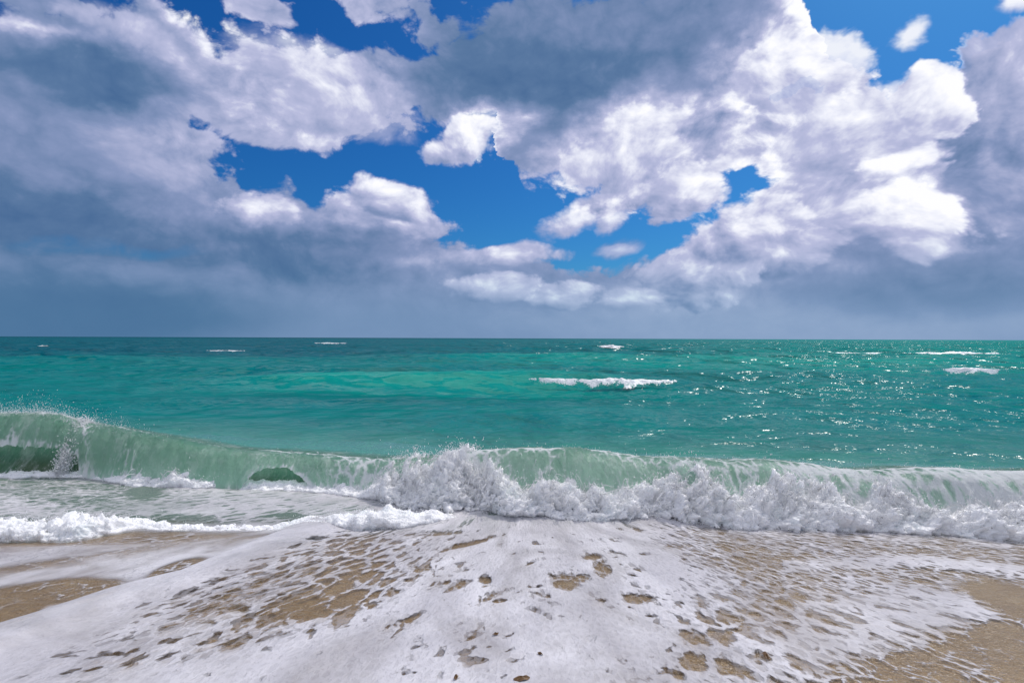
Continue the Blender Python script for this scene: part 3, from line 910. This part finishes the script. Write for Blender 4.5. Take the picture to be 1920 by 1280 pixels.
r4 = np.random.default_rng(44)
wgt = (np.clip(hgrid - .08, 0, 1) ** 1.1 * sst(.2, .9, BT) * sst(2.7, 2.0, BT)).reshape(-1)
ii = r4.choice(BX.size, 4200, p=wgt / wgt.sum())
V4, F4 = strands(4200, BX.reshape(-1)[ii], BY.reshape(-1)[ii], BZ.reshape(-1)[ii], 45)
xs5 = np.concatenate([r4.uniform(-5.9, 5.5, 350), r4.normal(-6.4, .6, 550)])
V5, F5 = strands(900, xs5, np.interp(xs5, wx, yc) - r4.random(900) * .06, np.interp(xs5, wx, zc) + r4.normal(-.01, .012, 900), 46, (.02, .09), (.0016, .0036), .4)
parts_ = [(V1, F1), (V2, F2), (V3, F3), (V4, F4), (V5, F5)]
offs = np.cumsum([0] + [len(a) for a, _ in parts_])
VV_ = np.concatenate([a for a, _ in parts_]) + wave_inv
FF_ = np.concatenate([f + o for (_, f), o in zip(parts_, offs)])
tag(raw_mesh('spray', VV_, FF_, M_SPRAY, wave), kind='stuff')

# ------------------------------------------------------------------ low foamy wavelet in front, left
wl = thing('foam_wavelet', 'low foamy wavelet edge on the sand at the left, in front of the green wave', 'wavelet', loc=(-2.6, 5.2, 0))
wl_inv = np.array([2.6, -5.2, 0])
WF = [(-700, 1030, .10), (0, 1018, .13), (130, 1018, .14), (210, 1000, .10), (260, 986, .045), (330, 992, .02), (420, 992, .016), (510, 992, .02), (560, 986, .06), (620, 992, .10),
      (680, 992, .12), (760, 988, .11), (810, 976, .07), (860, 968, .01)]
wf = np.array([gp(a, b) + (c,) for a, b, c in WF])
hx2 = np.linspace(wf[0, 0], wf[-1, 0], 1300)
h2 = smooth_interp(hx2, wf[:, 0], wf[:, 2], .05) * (1 + .6 * perlin(hx2 * 2, hx2 * 0, seed=91) + .5 * perlin(hx2 * 7, hx2 * 0, seed=94))
y2 = smooth_interp(hx2, wf[:, 0], wf[:, 1], .04) + .02 * perlin(hx2 * 6, hx2 * 0, seed=92)
WX, WY, WZ, WD, WT = bore('foam_roll', hx2, y2, h2, .06 + 1.1 * h2, .015, 110, wl, wl_inv, 300)
V, Fc = spray_from(WX, WY, WZ, WT, 7000, np.clip(np.repeat(h2[None], 110, 0) - .02, 0, 1), .02, .0018, .005, 3)
tag(raw_mesh('spray', V + wl_inv, Fc, M_SPRAY, wl), kind='stuff')

# ------------------------------------------------------------------ swash: foam and thin water on the sand
xs = np.linspace(-11, 11, 1300)
ys = np.concatenate([np.linspace(.6, 2.2, 60)[:-1], np.linspace(2.2, 8.2, 620)])
X, Y = np.meshgrid(xs, ys)
base = np.maximum(beach_z(X, Y) + .012, .012 + .02 * perlin(X * 1.4, Y * 2.4, seed=101) * sst(5.0, 6.0, Y))
PXp, PYp = proj(X, np.maximum(Y, .3), base)


def ell(cx, cy, rx, ry, rot=0, soft=.5):
    c, s = math.cos(math.radians(rot)), math.sin(math.radians(rot))
    dx, dy = PXp - cx, PYp - cy
    u, v = (dx * c + dy * s) / rx, (-dx * s + dy * c) / ry
    return sst(1 + soft, 1 - soft, np.hypot(u, v))


def band(pts, wdt, soft=.6):
    """distance band round a polyline"""
    best = np.full(PXp.shape, 1e9)
    for (x0, y0), (x1, y1) in zip(pts[:-1], pts[1:]):
        dx, dy = x1 - x0, y1 - y0
        t = np.clip(((PXp - x0) * dx + (PYp - y0) * dy) / (dx * dx + dy * dy), 0, 1)
        best = np.minimum(best, np.hypot(PXp - x0 - t * dx, (PYp - y0 - t * dy)))
    return sst(1 + soft, 1 - soft, best / wdt)


cover = np.full(X.shape, .95)
milk = np.full(X.shape, .90)
fine = np.full(X.shape, .30)


def put(mask, c=None, m_=None, f=None):
    global cover, milk, fine
    if c is not None:
        cover = cover * (1 - mask) + c * mask
    if m_ is not None:
        milk = milk * (1 - mask) + m_ * mask
    if f is not None:
        fine = fine * (1 - mask) + f * mask


wob = 30 * perlin(X * 1.2, Y * 1.2, seed=111) + 14 * perlin(X * 5, Y * 5, seed=112)
# right: streaky thin foam over brown sand
rgt = sst(1190, 1400, PXp + wob - (PYp - 1000) * .25)
put(rgt, .60, .22, .55)
put(ell(1420, 1035, 170, 40, 8) * .9, .54, .06, .5)
put(ell(1780, 1075, 240, 60, 6) * .9, .60, .30, .85)
put(band([(1480, 1062), (1700, 1052), (1960, 1072)], 9) * .8, .85, .6)
put(ell(1740, 1010, 230, 22, 3), .55, .3, .6)
put(band([(1180, 1290), (1400, 1230), (1560, 1185), (1700, 1150), (1800, 1140), (1960, 1170)], 42), .80, .62, .3)
put(ell(1450, 1150, 190, 45, 6) * .8, .62, .32, .35)
put(ell(1600, 1140, 170, 26, 0) * .7, .72, .5, .35)
put(ell(1310, 1190, 70, 50, 10) * .8, .58, .12, .1)
put(ell(1330, 1250, 90, 22, 18) * .9, .50, .0, .1)
put(ell(1480, 1240, 80, 22, -5) * .7, .55, .2, .2)
corner = sst(-12, 40, (PYp - 1258) + (PXp - 1560) * .38 + wob * .6) * sst(1480, 1550, PXp)
put(corner, .40, .03, 1.0)
put(ell(1900, 1120, 90, 26, 12), .25, .05, .8)
# centre: closed foam with a few holes
for c in ((1062, 1090, 30, 17, 10), (1090, 1082, 22, 10, 12), (1130, 1068, 20, 14, 30), (860, 1098, 30, 8, -25), (910, 1088, 14, 8, 0), (1020, 1115, 16, 7, 20),
          (1195, 1122, 30, 12, 5), (780, 1070, 12, 9, 0), (1110, 1045, 18, 6, 0), (940, 1127, 14, 5, -10), (640, 1178, 22, 8, -20), (925, 962, 16, 5, 0), (880, 1020, 50, 5, -14), (820, 1000, 60, 5, -3)):
    put(ell(*c), .43, .04, .45)
put(ell(728, 1192, 62, 9, -24), .30, .0, .1)
put(ell(745, 1172, 44, 8, -24), .30, .0, .1)
r6 = np.random.default_rng(77)
for _ in range(240):                       # small tears in the closed foam
    hx_, hy_ = r6.uniform(560, 1400), 975 + 300 * r6.random()
    sc_ = (hy_ - HY) / 420 * (.22 + 1.1 * r6.random() ** 3)
    put(ell(hx_, hy_, 20 * sc_, 4.5 * sc_, (-24 if hx_ < 1000 else 14) + (hx_ - 1000) * .02 + r6.normal(0, 10), .9) * (.35 + .65 * r6.random()), .44, .20, .4)
# left: net of foam with round holes
net = ell(520, 1125, 300, 92, -17, .35)
put(net * .95, .60, .10, .35)
put(ell(640, 1050, 130, 55, -8) * .9, .60, .16, .2)
put(ell(240, 1235, 190, 34, -14) * .95, .58, .10, .15)
put(ell(600, 1140, 120, 26, -10) * .9, .42, .0, .05)
put(ell(650, 1080, 80, 26, -8) * .9, .44, .0, .1)
put(ell(430, 1130, 160, 18, -22) * .7, .52, .08, .6)
put(ell(540, 1250, 240, 40, -12) * .9, .95, .9, .1)
put(ell(330, 1150, 150, 14, -24) * .8, .72, .4, .8)
# left: thin grey wash and bare sand above the foam edge
RIDGE = [(-300, 1290), (-120, 1220), (0, 1172), (120, 1138), (260, 1098), (340, 1078), (420, 1044), (510, 1008), (590, 976), (640, 962)]
ridge_y = np.interp(PXp, [p[0] for p in RIDGE], [p[1] for p in RIDGE])
wobr = 15 * perlin(X * 2.3, Y * 2.3, seed=114) + 8 * perlin(X * 8, Y * 8, seed=115)
above = sst(6, -10, PYp - ridge_y + wobr) * sst(660, 600, PXp)
put(above, .36, .86, .35)
put(ell(120, 1030, 260, 24, -4) * above, .44, .80, .5)
put(ell(60, 1062, 110, 8, -6) * above * .6, .40, .55, .5)
put(ell(90, 1112, 130, 20, -6) * above, .37, .04, .9)
put(ell(330, 1070, 56, 14, -18) * above, .38, .04, .9)
put(ell(20, 1155, 60, 16, -20) * above, .15, .1, .3)
put(ell(220, 1010, 220, 10, -2) * above * .6, .45, .25, .3)
rb = band([(p[0], p[1] + 16 + max(0, (260 - p[0]) * .10)) for p in RIDGE], 17) * sst(680, 610, PXp)
put(band([(250, 1100), (258, 1060)], 22, .9) * .6, .5, .9)
put(rb, 1.05, 1.0, .1)
lowr = ell(60, 1195, 170, 40, -22) * sst(-4, 10, PYp - ridge_y)
put(lowr, 1.0, .95, .1)
# trough between the wave and the wavelet: murky green water with drifting foam
tro = sst(5.35, 5.75, Y + .10 * perlin(X * 1.5, Y * 0, seed=12)) * sst(900, 760, PXp)
put(tro, .74, .48, .5)
put(ell(120, 920, 200, 34, 4) * tro, .56, .25, .6)
put(ell(520, 960, 220, 22, 0) * tro, .72, .6, .2)
put(ell(560, 930, 150, 14, 0) * tro, .80, .7, .2)
put(ell(320, 975, 90, 10, 0) * tro, .35, .0, .2)
put(ell(790, 930, 50, 18, 0) * tro, .2, .0, .2)
put(ell(540, 972, 40, 12, 0) * tro, .3, .0, .2)
put(ell(270, 925, 34, 12, 0) * tro, .3, .0, .2)
put(band([(a, b + 7) for a, b in FOOT[5:]], 9, .8) * .75 * (.5 + perlin(X * 3, Y * 0, seed=118)), .88, .75, .4)
deep = sst(5.0, 5.9, Y - .25 * sst(-.5, 2, X)) * .95
put(ell(690, 1232, 30, 26, 0), .95, .9, .1)
cover = cover + .05 * perlin(X * 2.3, Y * 2.3, seed=121)
lift = .035 * rb + .018 * lowr + .008 * sst(.5, .9, cover) + .006 * fbm_np(X * 4, Y * 4, oct=3, seed=131) * sst(.4, .9, cover)
step = .02 * sst(-2, 8, PYp - ridge_y) * sst(700, 600, PXp) * sst(300, 100, PYp - ridge_y)
Z = base + lift + step
# the foam runs out from the collapsing centre
ox, oy = .2, 7.6
rad = np.hypot(X - ox, Y - oy)
angc = np.arctan2(X - ox, oy - Y)
flow = np.stack([angc * 3.4, rad], -1)
keep_y = Y < np.interp(X, hx, yb) + .55
Z = np.where(keep_y, Z, Z - .25)
tag(grid_mesh('swash_foam', np.stack([X, Y, Z], -1), {'cover': cover, 'milk': milk, 'deep': deep, 'fine': fine}, uv=flow, mat=M_SWASH),
    'white foam and thin wash spread over the wet sand', 'foam', 'stuff')

# ------------------------------------------------------------------ whitecaps offshore
CAPS = [  # px range, row of the crest, distance, height, label
    ((982, 1278), 710, 19.6, .20, 'largest whitecap, a ragged white crest on the green roller in mid water'),
    ((1118, 1180), 656, 73, .55, 'short whitecap far out, above the largest whitecap'),
    ((1690, 1880), 660, 62, .45, 'long whitecap near the horizon at the right in the glitter'),
    ((1560, 1660), 661, 58, .25, 'thin whitecap in the glitter, left of the long right one'),
    ((1750, 1900), 690, 30, .18, 'low whitecap at the far right, nearest of the glittering ones'),
    ((385, 460), 657, 66, .15, 'thin sloping whitecap far out at the left'),
    ((588, 650), 643, 140, .28, 'thin whitecap close under the horizon left of centre'),
    ((60, 88), 653, 85, .5, 'tiny whitecap far out at the left edge'),
]
for i, ((p0, p1), py, dist, hh, lab) in enumerate(CAPS):
    x0, x1 = (p0 - CX) / F * dist, (p1 - CX) / F * dist
    nx = 420
    x = np.linspace(x0, x1, nx)
    yq = dist + .5 * perlin(x * .35, x * 0 + i, seed=i + 400) + (.25 * perlin(x * 1.3, x * 0 + i, seed=i + 420) if dist < 40 else 0)
    zs = np.maximum(sea_z(x, yq), H - row((p0 + p1) / 2, py) / F * dist - hh * .3)
    u = np.linspace(-1, 1, nx)
    env = np.clip((1 - np.abs(u) ** 2.5), 0, 1) * (.55 + .9 * np.clip(.5 + perlin(x * 1.1 * 20 / dist, x * 0, seed=i + 440), 0, 1))
    h = hh * np.clip(env, .02, 2)
    cap = thing('whitecap', lab, 'whitecap', 'whitecaps on the open sea', (float((x0 + x1) / 2), dist, 0))
    inv = -np.array([(x0 + x1) / 2, dist, 0])
    nt = 90
    v = np.repeat(np.linspace(0, 1, nt)[:, None], nx, 1)
    Xg = np.repeat(x[None], nt, 0)
    kf = 20 / dist * max(1, dist / 45)
    thick = np.clip(.10 + (1 - np.abs(u - .08 + .1 * math.sin(i * 2.3)) ** .9) * (.35 + 1.3 * np.clip(.3 + 1.3 * perlin(x * kf * .9, x * 0, seed=i + 460), 0, 1)), .08, 1.3)
    run = hh * 3.0 * thick
    Yg = yq[None] + hh * .8 - (run[None] + hh * .8) * v
    b = fbm_np(Xg * 1.5 * kf, Yg * 1.3 * kf, oct=4, seed=500 + i, rough=.62)
    b2 = fbm_np(Xg * 3 * kf, Yg * 7 * kf, oct=3, seed=540 + i, rough=.62)
    top = (hh * .6 * np.clip(thick, 0, 1) ** 1.4)[None] * np.exp(-((v - .2) / .2) ** 2) * np.clip(.65 + .7 * b + .22 * b2, .08, 2)
    Zg = sea_z(Xg, Yg) + .02 * dist / 20 + top + .10 * hh * (b2 + b) * (1 - v) + np.maximum(zs - sea_z(x, yq), 0)[None] * (1 - v)
    Zg = np.where(v < .06, Zg - .2 * hh * (1 - v / .06), Zg)
    d = .95 + .9 * b + .6 * b2 - 1.05 * sst(.05, .95, v) - .5 * sst(.35, .1, thick)[None] - .5 * sst(.1, 0, v)
    d = d * sst(1, .93, np.abs(u))[None]
    grid_mesh('foam_crest', np.stack([Xg, Yg, Zg], -1) + inv, {'dens': d}, mat=M_WHITE, parent=cap)

# ------------------------------------------------------------------ seaweed scraps on the foam
def make_weed_mat():
    m, k = new_mat('seaweed')
    n = k.noise(k.n('ShaderNodeNewGeometry').outputs['Position'], 90, 3.0, .6)
    c = k.ramp(n, [(.35, (.07, .035, .012)), (.7, (.20, .105, .035))])
    k.n('ShaderNodeOutputMaterial', {0: k.n('ShaderNodeBsdfPrincipled', {'Base Color': c, 'Roughness': .6}).outputs[0]})
    return m


M_WEED = make_weed_mat()
WEED = [((981, 1273), .026, 'largest brown seaweed scrap, at the bottom edge on the foam'), ((857, 1270), .014, 'small brown seaweed scrap at the bottom edge, left of the largest scrap'),
        ((1015, 1226), .011, 'tiny dark seaweed scrap on closed white foam, just above the largest scrap'), ((931, 1189), .013, 'dark seaweed scrap alone in the middle of the white foam'),
        ((1440, 1230), .022, 'reddish brown seaweed scrap on the foam at the right')]
for i, ((px, py), r, lab) in enumerate(WEED):
    x, y = gp(px, py, .2)
    for _ in range(6):
        z = float(beach_z(np.array([x]), np.array([y]))[0]) + .026
        x, y = gp(px, py, z)
    ang = np.linspace(0, 2 * math.pi, 20, endpoint=False)
    rr = r * (1 + .45 * perlin(np.cos(ang) * 1.3 + i * 3.1, np.sin(ang) * 1.3, seed=i + 600))
    nr = 6
    P = []
    for j in range(nr):
        s = j / (nr - 1)
        P.append(np.stack([np.cos(ang) * rr * s * 1.5, np.sin(ang) * rr * s * .7, .35 * r * (1 - s * s) + .3 * r * perlin(np.cos(ang) * s * 2 + i, np.sin(ang) * s * 2, seed=i + 620) + .004 * np.sin(ang * 3)], -1))
    P = np.array(P)
    P = np.concatenate([P, P[:, :1]], 1)
    o = grid_mesh('seaweed_scrap', P, mat=M_WEED)
    o.location = (x, y, z)
    o.rotation_euler = (0, 0, i * 1.1 + .3)
    tag(o, lab, 'seaweed', None, 'seaweed scraps on the foam')
